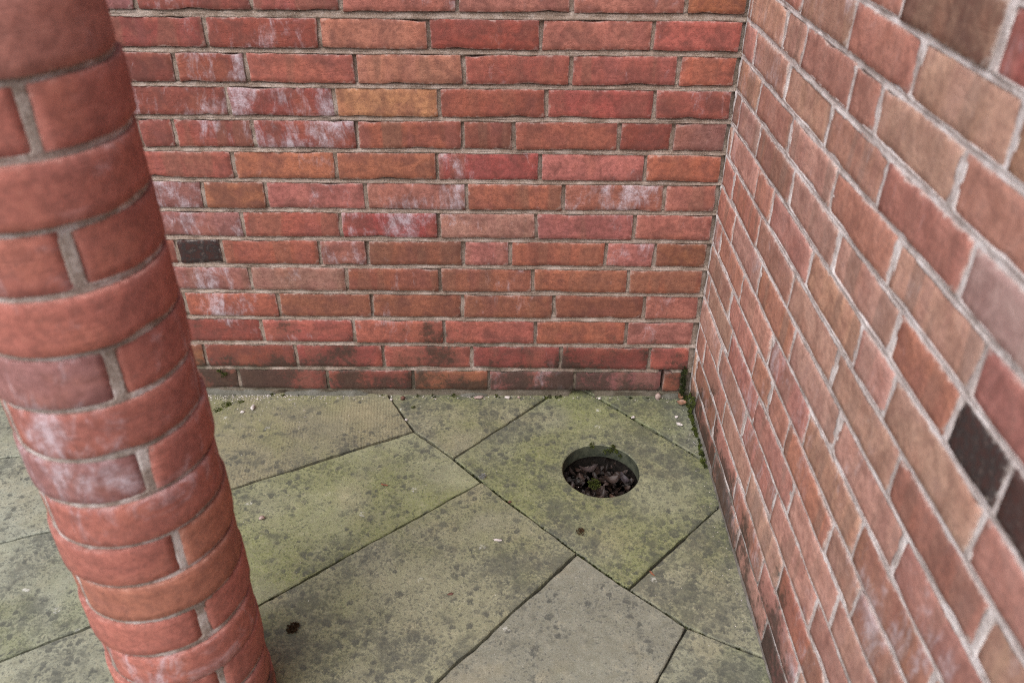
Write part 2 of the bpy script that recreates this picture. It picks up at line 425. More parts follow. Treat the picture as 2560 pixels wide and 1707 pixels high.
# ================================================================== flagstone paving
paving = struct(link('paving', None))
P1 = (-.815, .03); P1w = (-.815, -.008); P2 = (-.7318, -.1528); P3 = (-.6245, -.2564); P4 = (-.3722, .0066); P4w = (-.345, .03); P5 = (-.2512, -.0009); P5w = (-.285, .03)
R1 = (-.0074, -.2542); R1w = (.03, -.292); P6 = (-.5516, -.3399); P7 = (-.3373, -.5615); P8 = (-.2372, -.6559); R2w = (.03, -.387)
Q1 = (-1.1351, -.3663); Q2 = (-.9827, -.6977); Q3 = (-.6206, -.8779); T = (-.1325, -.7499); R3w = (.03, -.832); U = (-.2114, -.875)
X1 = (-1.32, -.44); X2 = (-1.12, -.812); X3 = (-1.19, -.69); X0 = (-1.46, -.19)
B1 = (-1.5017, -.5083); B0 = (-1.5951, -.5432); D1 = (-1.3064, -.7555); D0 = (-1.444, -.8358); A1 = (-1.697, -.262); A0 = (-1.7363, -.2699)
Q3e = (-.93, -1.224); Ue = (-.44, -1.237); X4 = (-.88, -1.19)
FLAGS = [  # polygon, colour, algae, spots, tooled
    ([P1, P1w, P2, Q1, X1, X0, (-1.50, .03)], (0.287, 0.265, 0.166), .05, .25, 1.),
    ([P1, P4w, P4, P3, P2, P1w], (0.329, 0.317, 0.208), .05, .45, 0.),
    ([P4w, P5w, P5, R1, R1w, R2w, P8, P7, P6, P3, P4], (0.310, 0.321, 0.202), .62, .50, 0.),
    ([P5w, (.03, .03), R1w, R1, P5], (0.287, 0.309, 0.222), .35, .60, 0.),
    ([P2, P3, P6, Q2, X2, X3, X1, Q1], (0.337, 0.348, 0.222), .66, .10, 0.),
    ([P6, P7, Q3, Q3e, X4, X2, Q2], (0.324, 0.321, 0.213), .28, .35, 0.),
    ([P7, P8, T, U, Ue, Q3e, Q3], (.256, .258, .212), -.35, -.15, 0.),
    ([P8, R2w, R3w, T], (0.324, 0.321, 0.222), .10, .60, 0.),
    ([T, R3w, (.03, -1.30), Ue, U], (0.310, 0.321, 0.235), .25, .55, 0.),
    ([(-1.50, .03), X0, A1, A0, (-2.7, -.48), (-2.7, .03)], (0.349, 0.367, 0.294), .0, .30, 0.),
    ([X0, X1, B1, B0, (-2.6, -.95), (-2.7, -.48), A0, A1], (0.353, 0.374, 0.303), .05, .35, 0.),
    ([X1, X3, D1, D0, (-2.5, -1.45), (-2.6, -.95), B0, B1], (0.353, 0.374, 0.294), .15, .35, 0.),
    ([X3, X2, X4, Q3e, (-1.75, -1.75), (-2.5, -1.45), D0, D1], (0.353, 0.367, 0.277), .10, .40, 0.),
    ([Q3e, Ue, (-.75, -1.80), (-1.05, -2.10), (-1.75, -1.75)], (0.329, 0.335, 0.241), .2, .3, 0.),
    ([Ue, (.03, -1.30), (.03, -1.95), (-.40, -2.20), (-.75, -1.80)], (0.318, 0.328, 0.241), .2, .4, 0.),
    ([(-1.05, -2.10), (-.75, -1.80), (-.40, -2.20), (.03, -1.95), (.03, -2.7), (-.9, -2.75)], (0.329, 0.335, 0.241), .2, .4, 0.),
    ([(-2.5, -1.45), (-1.75, -1.75), (-1.05, -2.10), (-.9, -2.75), (-2.7, -2.75)], (0.341, 0.348, 0.269), .1, .3, 0.),
]
GAP = .0030
def inset(poly, d):
    n = len(poly); P = [Vector(p) for p in poly]
    area = sum(P[i].x*P[(i+1) % n].y-P[(i+1) % n].x*P[i].y for i in range(n))
    sgn = 1 if area > 0 else -1
    out = []
    for i in range(n):
        a, b, c = P[i-1], P[i], P[(i+1) % n]
        e1 = (b-a).normalized(); e2 = (c-b).normalized()
        n1 = Vector((-e1.y, e1.x))*sgn; n2 = Vector((-e2.y, e2.x))*sgn
        bis = (n1+n2); k = max(.35, bis.length_squared/2)
        out.append(b+bis/k/1.0*d if bis.length > 1e-4 else b+n1*d)
    return out, sgn
def rim(poly, seed, wob):
    """resample the outline finely and roughen it"""
    rng = np.random.default_rng(seed); out = []
    n = len(poly)
    for i in range(n):
        a, b = poly[i], poly[(i+1) % n]; l = (b-a).length; k = max(2, int(l/.009))
        nv = Vector((-(b-a).y, (b-a).x)).normalized(); t = np.linspace(0, l, k+1)
        d = n1d(rng, t, .06, wob)+n1d(rng, t, .02, wob*.7); d *= np.minimum(1, np.minimum(t, l-t)/.02)
        for j in range(k): out.append(a+(b-a)*(j/k)+nv*float(d[j]))
    return out
def flag(idx, poly, col, algae, spots, tooled):
    TH = .036
    ins, sgn = inset(poly, GAP)
    if sgn < 0: ins = ins[::-1]
    ol = rim(ins, 900+idx, .0016)
    rng = random.Random(idx*13+5); h0 = rng.uniform(-.0024, .0014); tx, ty = rng.uniform(-.0014, .0014), rng.uniform(-.0014, .0014)
    cx = sum(p.x for p in ol)/len(ol); cy = sum(p.y for p in ol)/len(ol)
    def zt(p): return h0+tx*(p.x-cx)+ty*(p.y-cy)
    bm = bmesh.new()
    def loop(pts, dz): return [bm.verts.new((p.x, p.y, zt(p)+dz)) for p in pts]
    n = len(ol)
    cen = [(ol[i]+(Vector((-(ol[(i+1) % n]-ol[i-1]).y, (ol[(i+1) % n]-ol[i-1]).x)).normalized()*.0022)) for i in range(n)]
    rngn = np.random.default_rng(idx); dropw = np.abs(n1d(rngn, np.arange(n)*.009, .03, .0030))+.0012
    inner = loop(cen, 0.)
    outer = [bm.verts.new((p.x, p.y, zt(p)-float(dropw[i]))) for i, p in enumerate(ol)]
    low = loop(ol, -TH)
    def bridge(a, b):
        for i in range(len(a)):
            j = (i+1) % len(a); bm.faces.new((a[j], a[i], b[i], b[j]))
    bridge(inner, outer); bridge(outer, low)
    loops = [inner]
    if idx == 2:
        nh = 72
        hw = n1d(np.random.default_rng(6), np.arange(nh)*.0081, .05, .0007); ring = [Vector((HOLE.x+(HR+hw[k])*math.cos(2*math.pi*k/nh), HOLE.y+(HR+hw[k])*math.sin(2*math.pi*k/nh))) for k in range(nh)]
        big = [HOLE+(p-HOLE)*(1+.0022/HR) for p in ring]
        hb = loop(big, 0.); hr = loop(ring, -.0022); hl = loop(ring, -.038)
        bridge(hr, hb); nb = len(bm.faces); bridge(hl, hr); bm.faces.ensure_lookup_table()
        for fc in list(bm.faces)[nb:]: fc.material_index = 1
        loops.append(hb)
    es = []
    for l in loops:
        for i in range(len(l)):
            e = bm.edges.get((l[i], l[(i+1) % len(l)])) or bm.edges.new((l[i], l[(i+1) % len(l)])); es.append(e)
    bmesh.ops.triangle_fill(bm, use_beauty=True, use_dissolve=False, edges=es, normal=(0, 0, 1))
    bmesh.ops.recalc_face_normals(bm, faces=bm.faces)
    up_ = max(bm.faces, key=lambda f: f.calc_area())
    if up_.normal.z < 0: bmesh.ops.reverse_faces(bm, faces=bm.faces)
    me = bpy.data.meshes.new('flagstone'); bm.to_mesh(me); bm.free(); me.materials.append(STONE); me.materials.append(DAMP)
    o = link('flagstone', me, paving); o.color = (*col, 1)
    o['algae'] = float(algae); o['spots'] = float(spots); o['tooled'] = float(tooled)
    if idx == 2: o['label'] = 'greenish flagstone with a round drain hole cut through it'
    return o
for i, a in enumerate(FLAGS): flag(i, *a)

# ================================================================== back wall
BACK = {  # course: (joint positions from left to right, colour codes, bloom)
    -1: ([-1.14, -.906, -.672, -.437, -.203, -.003], 'drrpro', [.3, .3, .2, .1, .2, 0]),
    0: ([-1.264, -1.025, -.841, -.601, -.364, -.129, -.003], 'mdrpppo', [.5, .35, .25, .3, .2, .25, 0]),
    1: ([-1.13, -.892, -.662, -.426, -.191, -.003], 'ddpcpr', [.3, .45, .05, .1, .1, .1]),
    2: ([-1.209, -1.057, -.823, -.591, -.36, -.129, -.003], 'ddrprrr', [.2, .6, .1, .1, .0, .2, .1]),
    3: ([-1.11, -.875, -.646, -.41, -.173, -.003], 'ddtrcr', [.62, .82, .0, .2, .15, .3]),
    4: ([-1.321, -1.242, -1.065, -.834, -.596, -.482, -.245, -.125, -.003], 'ddddobodm', [.3, .35, .5, .82, .0, .1, .0, .2, .25]),
    5: ([-1.123, -.889, -.657, -.421, -.179, -.003], 'roocpo', [.2, .3, .0, .35, .25, 0.]),
    6: ([-1.207, -1.06, -.826, -.591, -.364, -.127, -.003], 'mbppopp', [.8, .0, .3, .65, .1, .6, .1]),
    7: ([-1.127, -.894, -.659, -.426, -.191, -.003], 'mrcqpp', [.5, .1, .75, .4, .2, .15]),
    8: ([-1.300, -1.19, -.952, -.836, -.602, -.487, -.254, -.134, -.006], 'kkrpbpopb', [.2, 0., .1, .6, .0, .3, .0, .65, .1]),
    9: ([-1.133, -.894, -.662, -.431, -.193, -.006], 'mqbboo', [.5, .25, .1, .2, .0, .2]),
    10: ([-1.312, -1.075, -.838, -.608, -.376, -.146, -.006], 'rrbbbbp', [.4, .5, .1, .05, .35, .2, .1]),
    11: ([-1.128, -.891, -.657, -.421, -.185, -.008], 'drrrop', [.35, .15, .15, .1, .1, .3]),
    12: ([-1.292, -1.051, -.821, -.587, -.352, -.117, -.009], 'bddrddr', [0., .1, .0, .05, .1, .1, 0.]),
    13: ([-1.216, -.977, -.747, -.542, -.311, -.075, -.020], 'bddbmmb', [0., .1, .2, .0, .3, .3, .1]),
}
XL = -2.6
bw = thing('brick_wall', 'red brick wall facing the camera behind the paving with patches of white bloom', 'wall', (0, 0, 0))
BJ = {}
link('core', core_mesh('core', XL, .20, .045, .22, -.3, ZTOP-.002, MORTAR_B), bw)
def fillet(x0, x1, seed):
    rng = np.random.default_rng(seed); x = np.arange(x0, x1, .004); n = len(x); V = []
    hgt = .009+n1d(rng, x, .04, .004)+n1d(rng, x, .012, .002); dep = .006+n1d(rng, x, .03, .0025)+n1d(rng, x, .01, .0012)
    for k in range(n):
        fade = min(1, (k+1)/6, (n-k)/6)
        V += [(x[k], .004, hgt[k]*fade+.001), (x[k], -.001-dep[k]*.35*fade, hgt[k]*.9*fade), (x[k], -.002-dep[k]*.9*fade, hgt[k]*.5*fade), (x[k], -.003-dep[k]*1.1*fade, -.004)]
    F = [(k*4+j, k*4+j+1, k*4+5+j, k*4+4+j) for k in range(n-1) for j in range(3)]
    return mesh('mortar_fillet', V, F, FILLET)
link('mortar_fillet', fillet(-1.42, -1.12, 1), bw); link('mortar_fillet', fillet(-1.10, -.87, 2), bw); link('mortar_fillet', fillet(-.62, -.545, 3), bw); link('mortar_fillet', fillet(-.072, -.012, 5), bw)
rg = random.Random(77); sd_ = 1000
PJ = .0088
for i in range(TOPROW, 14):
    if i in BACK: js, codes, bl = BACK[i]; js = list(js); codes = list(codes); bl = list(bl)
    else:
        o_ = 0. if i % 2 else -.117
        js = [-1.13+.2345*k+o_ for k in range(0, 6)]; js = [j for j in js if j < -.06]+[-.003]
        codes = None; bl = None
    nl = len(js)-1
    # extend to the left beyond the column
    left = []
    x = js[0]
    while x > XL+.05: x -= .2345; left.insert(0, max(x, XL))
    full = left+js; BJ[i] = full
    zt, zb = zj(i)-BED[i]/2, zj(i+1)+BED[i+1]/2
    for k in range(len(full)-1):
        a, b = full[k]+PJ/2, full[k+1]-PJ/2
        if b-a < .01: continue
        q = k-len(left)            # -1: the brick that ends at the first measured joint
        if codes is None: code = rg.choice('ddrrrcopbm'); bv = rg.random()*.5
        else:
            qq = q+1
            if 0 <= qq < len(codes): code = codes[qq]; bv = bl[qq] if qq < len(bl) else .1
            else: code = rg.choice('drrbm'); bv = rg.random()*.5
        burnt = 0.; band = rg.choice((0., .15, .3, .6)); lab = None
        if i == 8 and q == 0: burnt = 1.; bv = 0; lab = 'black burnt brick end beside the column'; band = 0
        if i == 4 and q == 3: band = 1.1
        if i in (6,) and q == 3: band = .9
        if i in (8, 9): band = max(band, .5)
        if code == 't': band = .25
        sd_ += 1
        lay(bw, sd_, b-a, zt-zb, ((a+b)/2, rg.uniform(-.0012, .0012), (zt+zb)/2), (0, 0, 0), code, bv, 0., .45, band, burnt, -1 <= i and full[k+1] > -1.6, .05, lab)

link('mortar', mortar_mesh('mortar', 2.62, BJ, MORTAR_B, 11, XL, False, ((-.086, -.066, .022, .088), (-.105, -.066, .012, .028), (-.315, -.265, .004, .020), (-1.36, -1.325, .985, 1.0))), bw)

# ================================================================== right wall (runs from the corner towards the camera)
RIGHT = {
    -2: [-.24, -.477, -.711, -.948], -1: [-.10, -.332, -.564, -.791, -1.026], 0: [-.030, -.262, -.382, -.615, -.717, -.953],
    1: [-.097, -.326, -.56, -.786, -1.024], 2: [-.179, -.399, -.634, -.867, -1.1], 3: [-.064, -.225, -.457, -.692, -.922, -1.091, -1.203],
    4: [-.035, -.265, -.376, -.612, -.842, -.959], 5: [-.104, -.33, -.559, -.793, -1.023], 6: [-.162, -.386, -.617, -.851, -1.087],
    7: [-.071, -.289, -.522, -.752, -.993], 8: [-.230, -.457, -.567, -.683, -.92, -1.039], 9: [-.050, -.281, -.514, -.762, -.995],
    10: [-.22, -.462, -.701, -.941], 11: [-.092, -.326, -.56, -.799], 12: [-.040, -.271, -.492, -.722, -.955], 13: [-.085, -.323, -.569, -.798]}
RCOL = {(-2, 3): 'q', (-2, 4): 'c', (1, 4): 'r', (1, 5): 'm', (2, 5): 'c', (5, 5): 'b', (3, 2): 'b', (0, 0): 'b'}
YN = -2.6
rw = thing('brick_wall', 'pinkish brick wall on the right with pale joints, running towards the camera', 'wall', (0, 0, 0))
RJ = {}
link('core', core_mesh('core', .012, .20, YN, .0115, -.3, ZTOP-.004, MORTAR_R), rw)
rg = random.Random(99)
for i in range(TOPROW, 14):
    js = RIGHT.get(i) or [-.05-.117*(i % 2)-.2345*k for k in range(4)]
    js = [-.007]+[j for j in js if j < -.015]
    y = js[-1]
    while y > YN+.03: y -= .2345; js.append(max(y, YN))
    zt, zb = zj(i)-BED[min(i, 13)]/2, zj(i+1)+BED[i+1]/2; RJ[i] = [-y_ for y_ in js]
    zt = zj(i)-.0044; zb = zj(i+1)+.0044
    for k in range(len(js)-1):
        a, b = js[k]-.0042, js[k+1]+.0042
        if a-b < .008: continue
        code = RCOL.get((i, k)) or rg.choice('ppwwwwqoobpwqp'); burnt = 0.; lab = None
        if i == 3 and abs(js[k]+1.091) < .02: burnt = 1.; lab = 'black burnt brick in the right wall'
        if i == 3 and abs(js[k]+1.203) < .02: burnt = .9
        if i == 13 and abs(js[k]+.798) < .02: burnt = .55
        if i == -2 and abs(js[k]+.711) < .02: burnt = .3; code = 'q'
        sd_ += 1
        fine = i >= -4 and js[k+1] > -1.7
        o = lay(rw, sd_, a-b, zt-zb, (rg.uniform(-.001, .001), (a+b)/2, (zt+zb)/2), (0, 0, -math.pi/2), code,
                rg.choice((0., .1, .2, .3, .5)), rg.uniform(.14, .36) if not burnt else .03, .75, rg.choice((.2, .5, .8, 1.)) if not burnt else 0., burnt, fine, .05, lab)
        if code == 'm': o['film'] = .75
        elif not burnt: o.color = (o.color[0]*1.20, o.color[1]*1.19, o.color[2]*1.10, 1); o['cloud'] = .7

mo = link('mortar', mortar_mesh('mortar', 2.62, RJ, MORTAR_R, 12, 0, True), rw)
mo.rotation_euler = (0, 0, -math.pi/2)

# ================================================================== round column of half-round bricks
CC = Vector((-1.0131, -.9393)); CR = .1130
colm = thing('brick_column', 'round red brick column of half-round bricks standing on the paving at left', 'column', (CC.x, CC.y, 0))
def half_brick(seed, H):
    rng = np.random.default_rng(seed); na, nz = 30, 7
    A = np.linspace(0, math.pi, na+1); rr_ = .0013/(H/2); t = np.concatenate([[-1.], np.linspace(-(1-rr_), 1-rr_, nz-1), [1.]])
    s = A*CR
    top = n1d(rng, s, .06, .0010)+n1d(rng, s, .014, .0005); bot = n1d(rng, s, .06, .0010)+n1d(rng, s, .014, .0005)
    if rng.random() < .6:
        c0 = rng.uniform(.2, .8)*s[-1]; bot += rng.uniform(.002, .005)*np.exp(-((s-c0)/.02)**2)
    ends = [n1d(rng, t*H/2, .025, .0012), n1d(rng, t*H/2, .025, .0012)]
    V, e = [], []
    rj = rng.uniform(-.0008, .0008)
    for j in range(nz+1):
        for i in range(na+1):
            de = min((1-abs(t[j]))*H/2, min(s[i], s[-1]-s[i])+.0)
            r = CR+rj+rng.uniform(-1, 1)*.0003-.0014*math.exp(-de/.0007)
            ee = ends[0][j]*max(0, 1-s[i]/.01) - ends[1][j]*max(0, 1-(s[-1]-s[i])/.01)
            a = A[i]+ee/CR
            V.append((r*math.cos(a), r*math.sin(a)+.0052, t[j]*H/2+(top[i] if t[j] > 0 else bot[i])*t[j]**2)); e.append(de)
    W = na+1; F = [(j*W+i, j*W+i+1, (j+1)*W+i+1, (j+1)*W+i) for j in range(nz) for i in range(na)]
    n0 = len(V); ri = CR-.012
    for row in (0, nz):                                 # top and bottom lips going in
        for i in range(W):
            x, y, z = V[row*W+i]; k = ri/math.hypot(x, y-.0052)
            V.append((x*k, (y-.0052)*k+.0052, z)); e.append(-.002)
    d0 = len(V)                                         # hard arris: the lips do not share the face's vertices
    for row in (0, nz): V += [V[row*W+i] for i in range(W)]; e += [.0]*W
    for i in range(na):
        F.append((d0+i+1, d0+i, n0+i, n0+i+1)); F.append((d0+W+i, d0+W+i+1, n0+W+i+1, n0+W+i))
    n1_ = len(V)                                        # closed flat ends
    for col_ in (0, na):
        for j in range(nz+1):
            x, y, z = V[j*W+col_]; V.append((x*.86, .0052, z)); e.append(-.002)
    for j in range(nz):
        F.append((j*W, (j+1)*W, n1_+j+1, n1_+j)); F.append(((j+1)*W+na, j*W+na, n1_+nz+1+j, n1_+nz+2+j))
    return V, F, e
AJ = {14: -54.1, 12: -54.9, 10: -52., 8: -50.6, 6: -46.3, 4: -44.7, 2: -43.5, 0: -42.}
ccode = {16: 'pp', 15: 'pp', 14: 'rr', 13: 'rr', 12: 'rr', 11: 'rr', 10: 'rm', 9: 'rr', 8: 'rm', 7: 'or', 6: 'or', 5: 'oo', 4: 'rr', 3: 'rr', 2: 'rr'}
rg = random.Random(5)
NC = 28
for n in range(-1, NC):
    zc = .02+.075*n+.0375; H = .0668
    if n < 0: H = .030; zc = .02-.0065-.015-.0
    aj = AJ.get(n if n % 2 == 0 else n-1, -50.) + (0 if n % 2 == 0 else 92)
    codes = ccode.get(n, 'rr')
    for h in (0, 1):
        sd_ += 1
        V, F, e = half_brick(sd_, H)
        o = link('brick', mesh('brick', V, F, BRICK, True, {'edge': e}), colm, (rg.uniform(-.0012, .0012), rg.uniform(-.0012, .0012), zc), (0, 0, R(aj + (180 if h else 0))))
        c = PAL[codes[h]]; k = rg.uniform(.95, 1.15)
        o.color = (c[0]*k, c[1]*k, c[2]*k, 1)
        o['bloom'] = .55 if n in (10, 9, 8, 7, 3) else rg.choice((.05, .15, .25)); o['film'] = .08; o['smear'] = .16; o['cloud'] = .4; o['band'] = .05; o['burnt'] = 0.
# mortar of the column
rngc = np.random.default_rng(4); na = 240; zz = []
for n in range(-1, NC):
    zb_ = .02+.075*n
    zz += [(zb_+d_, None) for d_ in (-.0052, -.003, 0, .003, .0052)] + [(zb_+d_, n) for d_ in (.008, .022, .0375, .053, .067)]
zz = [(-.06, None)]+[q for q in zz if q[0] > -.055]
V = []; a = np.linspace(0, 2*math.pi, na, endpoint=False)
for z, n in zz:
    r = .1122+n1d(rngc, a*.11, .05, .0008)+n1d(rngc, a*.11, .012, .0008)+rngc.normal(0, .0003, na)
    if n is not None:
        aj = R(AJ.get(n if n % 2 == 0 else n-1, -50.) + (0 if n % 2 == 0 else 92))
        d_ = np.minimum(np.abs((a-aj+math.pi) % (2*math.pi)-math.pi), np.abs((a-aj) % (2*math.pi)-math.pi))*.113
        r = np.where(d_ < .0085, r, .098)
    V += [(r[i]*math.cos(a[i]), r[i]*math.sin(a[i]), z) for i in range(na)]
F = [(j*na+i, j*na+(i+1) % na, (j+1)*na+(i+1) % na, (j+1)*na+i) for j in range(len(zz)-1) for i in range(na)]
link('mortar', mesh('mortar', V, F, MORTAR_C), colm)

# ================================================================== gully pit under the hole
pv, pf = [], []
prof = [(.125, -.0128), (.112, -.040), (.110, -.16), (.0, -.16)]; n = 40
for r, z in prof[:3]: pv += [(HOLE.x+r*math.cos(2*math.pi*k/n), HOLE.y+r*math.sin(2*math.pi*k/n), z) for k in range(n)]
for j in range(2):
    for k in range(n): pf.append((j*n+k, (j+1)*n+k, (j+1)*n+(k+1) % n, j*n+(k+1) % n))
pf.append(tuple(2*n+k for k in range(n)))
struct(link('gully_pit', mesh('gully_pit', pv, pf, PIT)))

def leaf_geo(rng, L, Wd, curl, fold):
    nu, nv = 8, 4; V = []
    for i in range(nu+1):
        u = i/nu; wdt = Wd*math.sin(math.pi*min(1, u*.93+.05))**.8*(1+.15*rng.uniform(-1, 1))
        for j in range(nv+1):
            v = (j/nv-.5)*2
            V.append(Vector(((u-.5)*L, v*wdt/2, curl*L*(u-.5)**2*1.6+fold*abs(v)*wdt*.5+rng.uniform(-1, 1)*.0010)))
    F = [(i*(nv+1)+j, (i+1)*(nv+1)+j, (i+1)*(nv+1)+j+1, i*(nv+1)+j+1) for i in range(nu) for j in range(nv)]
    F2 = [tuple(reversed(f)) for f in F]; m = len(V)
    V2 = [v+Vector((0, 0, -.0006)) for v in V]
    return V+V2, F+[tuple(i+m for i in f) for f in F2]
rg = random.Random(31)
LV, LF, LT = [], [], []
for k in range(300):
    a, r = rg.uniform(0, 6.283), .098*math.sqrt(rg.random())
    L = rg.uniform(.008, .030); V, F = leaf_geo(rg, L, L*rg.uniform(.35, .65), rg.uniform(-.5, 1.2), rg.uniform(-.3, .6))
    Mx = Matrix.Translation((HOLE.x+r*math.cos(a), HOLE.y+r*math.sin(a), -.100+k/300*.046+.10*max(0, r-.06))) @ Matrix.Rotation(rg.uniform(0, 6.28), 4, 'Z') @ Matrix.Rotation(rg.gauss(0, .45), 4, 'X') @ Matrix.Rotation(rg.gauss(0, .4), 4, 'Y')
    m = len(LV); LV += [Mx @ v for v in V]; LF += [tuple(i+m for i in f) for f in F]; LT += [rg.random()**1.6]*len(V)
stuff(link('leaf_litter', mesh('leaf_litter', LV, LF, LITTER, True, {'tone': LT})), 'dead brown leaf litter filling the round drain hole')
BIG = [  # x, y offsets in the pit, length, width, yaw, colour, label
    (-.022, .052, .060, .026, .10, (.060, .045, .044), 'long grey-brown curled leaf at the back of the drain hole'),
    (.030, .012, .046, .036, .5, (.058, .042, .036), 'broad pale brown leaf in the middle of the drain hole'),
    (-.072, -.016, .030, .018, 1.0, (.085, .05, .042), 'small pinkish leaf against the left side of the drain hole'),
    (.030, -.052, .036, .022, -.7, (.11, .066, .046), 'tan crumpled leaf at the front of the drain hole'),
    (.066, .015, .050, .022, -1.1, (.045, .038, .045), 'dark glossy leaf at the right of the drain hole'),
]
for dx, dy, L, Wd, ya, c, lab in BIG:
    L *= .8; Wd *= .8; V, F = leaf_geo(rg, L, Wd, .9, .35)
    o = thing('dead_leaf', lab, 'leaf', (HOLE.x+dx, HOLE.y+dy, -.052), 'leaves lying in the drain hole', mesh('dead_leaf', V, F, LEAF))
    o.rotation_euler = (rg.uniform(-.2, .2), rg.uniform(-.15, .15), ya); o.color = (*c, 1)

# ================================================================== moss
def moss_geo(rg, spots, h=(.003, .008)):
    V, F, Tn = [], [], []
    for (x, y, z, r, nx_, ny_, nz_, *tn) in spots:
        nrm = Vector((nx_, ny_, nz_)).normalized(); tdir = nrm.orthogonal(); bd = nrm.cross(tdir)
        k = max(6, int(r*r*900000)); tone0 = tn[0] if tn else rg.uniform(.1, .9)
        for _ in range(min(k, 260)):
            a = rg.uniform(0, 6.283); q = r*math.sqrt(rg.random())
            p = Vector((x, y, z))+tdir*(q*math.cos(a))+bd*(q*math.sin(a))
            for s in range(3):
                d = (nrm+Vector((rg.gauss(0, .6), rg.gauss(0, .6), rg.gauss(0, .6)))).normalized()
                hh = rg.uniform(*h)*(1-.6*q/r); sd2 = d.orthogonal().normalized()*.0011
                m = len(V); V += [p-sd2, p+sd2, p+d*hh*.6+sd2*.9, p+d*hh]; F += [(m, m+1, m+2, m+3)]
                t = min(1, max(0, tone0+rg.gauss(0, .2))); Tn += [t*.4, t*.4, t, t]
    return V, F, Tn
rg = random.Random(8); sp = []
for k in range(95):                                      # along the foot of the right wall near the corner
    y = -rg.random()**1.3*.30; sp.append((-.003-rg.random()*.006, y, rg.uniform(-.004, .004), rg.uniform(.002, .0055), -.6, 0, .8))
for k in range(52):                                      # up the corner
    z = rg.random()**1.6*.11; sp.append((-.012-rg.random()*.012, -.008-rg.random()*.004, z, rg.uniform(.002, .006), -.5, -.8, .3, rg.uniform(0, .3)))
for k in range(12): sp.append((-.004, -.04-rg.random()*.06, rg.uniform(.005, .05), rg.uniform(.004, .008), -1, 0, .3))
for k in range(34):                                      # foot of the back wall
    x = rg.choice((rg.uniform(-.5, -.03), rg.uniform(-1.32, -1.0), rg.uniform(-1.0, -.5))); sp.append((x, -.004-rg.random()*.006, rg.uniform(-.003, .002), rg.uniform(.002, .005), 0, -.5, .8))
for a_, b_, n_ in ((P3, P6, 8), (P6, P7, 26), (P7, P8, 22), (P8, T, 12), (P5, R1, 14), (P1w, P3, 10), (P6, Q2, 8), (T, R3w, 12)):
    for k in range(n_):
        u = rg.random(); sp.append((a_[0]+(b_[0]-a_[0])*u, a_[1]+(b_[1]-a_[1])*u, -.006, rg.uniform(.0012, .0030), 0, 0, 1, rg.uniform(0, .4)))
V, F, Tn = moss_geo(rg, sp)
stuff(link('moss', mesh('moss', V, F, MOSS, True, {'tone': Tn})), 'green moss creeping along the foot of both walls and up the corner')
def tuft(name, label, spots, mat=None, h=(.004, .010), seed=1):
    V, F, Tn = moss_geo(random.Random(seed), spots, h)
    c = Vector((spots[0][0], spots[0][1], spots[0][2]))
    me = mesh(name, [v-c for v in V], F, mat or MOSS, True, {'tone': Tn if mat else [min(1, t+.12) for t in Tn]})
    return thing(name, label, 'moss', tuple(c), None, me)
hx, hy = HOLE
def rimp(a, z=0.): return (hx+HR*math.cos(R(a)), hy+HR*math.sin(R(a)), z)
def rsp(a, z, r): x, y, _ = rimp(a); return (x-.002*math.cos(R(a)), y-.002*math.sin(R(a)), z, r, -math.cos(R(a)), -math.sin(R(a)), .6)
tuft('moss_tuft', 'green moss tuft hanging over the back rim of the drain hole', [rsp(66, -.002, .007), rsp(60, -.010, .006), rsp(70, -.014, .007), rsp(52, -.018, .005), rsp(77, -.020, .005), rsp(64, .001, .004)], None, (.003, .007), 3)
tuft('moss_tuft', 'tiny moss sprig on the rim at the top of the drain hole', [rsp(100, .0, .005), rsp(97, -.006, .003)], None, (.004, .008), 4)
tuft('moss_tuft', 'bright green moss cushion among the leaves in the drain hole', [(hx-.012, hy+.004, -.052, .012, 0, -.3, 1), (hx-.014, hy+.002, -.050, .009, 0, -.3, 1)], None, (.004, .008), 5)
for k, (x, y, r, lab) in enumerate([(-1.245, -.052, .009, 'small dark green moss patch on the flagstone beside the column'), (-1.262, -.075, .007, 'small moss patch beside the column, nearest the camera of three'),
                                    (-1.21, -.040, .006, 'thin moss patch beside the column, nearest the wall foot'), (-.744, -.058, .004, 'tiny moss tuft on the flagstone near the wall foot')]):
    tuft('moss_patch', lab, [(x, y, .0005, r, 0, 0, 1), (x+r, y+.003, .0005, r*.6, 0, 0, 1)], None, (.002, .005), 20+k)
tuft('moss_clump', 'loose brown clump of dried moss on the flagstone beside the column', [(-.908, -.762, .004, .009, 0, 0, 1), (-.905, -.757, .006, .006, .3, .2, 1), (-.911, -.766, .004, .006, -.3, -.2, 1)], BROWNMOSS, (.004, .009), 41)
tuft('moss_clump', 'loose brown clump of dried moss in front of the drain hole', [(-.327, -.503, .003, .007, 0, 0, 1), (-.324, -.499, .005, .005, .3, .2, 1)], BROWNMOSS, (.003, .007), 42)
tuft('fluff', 'grey tuft of fluff caught at the joint of three flagstones', [(-.550, -.328, .003, .006, 0, 0, 1), (-.546, -.324, .004, .005, 0, 0, 1)], GREYFLUFF, (.003, .008), 43)['category'] = 'fluff'
tuft('weed', 'small green weed sprouting from the bed joint of the back wall beside the column', [(-1.262, -.004, .078, .005, 0, -1, -.2), (-1.25, -.005, .070, .006, 0, -1, -.4), (-1.256, -.006, .062, .003, 0, -1, -.6)], None, (.004, .009), 44)['category'] = 'weed'

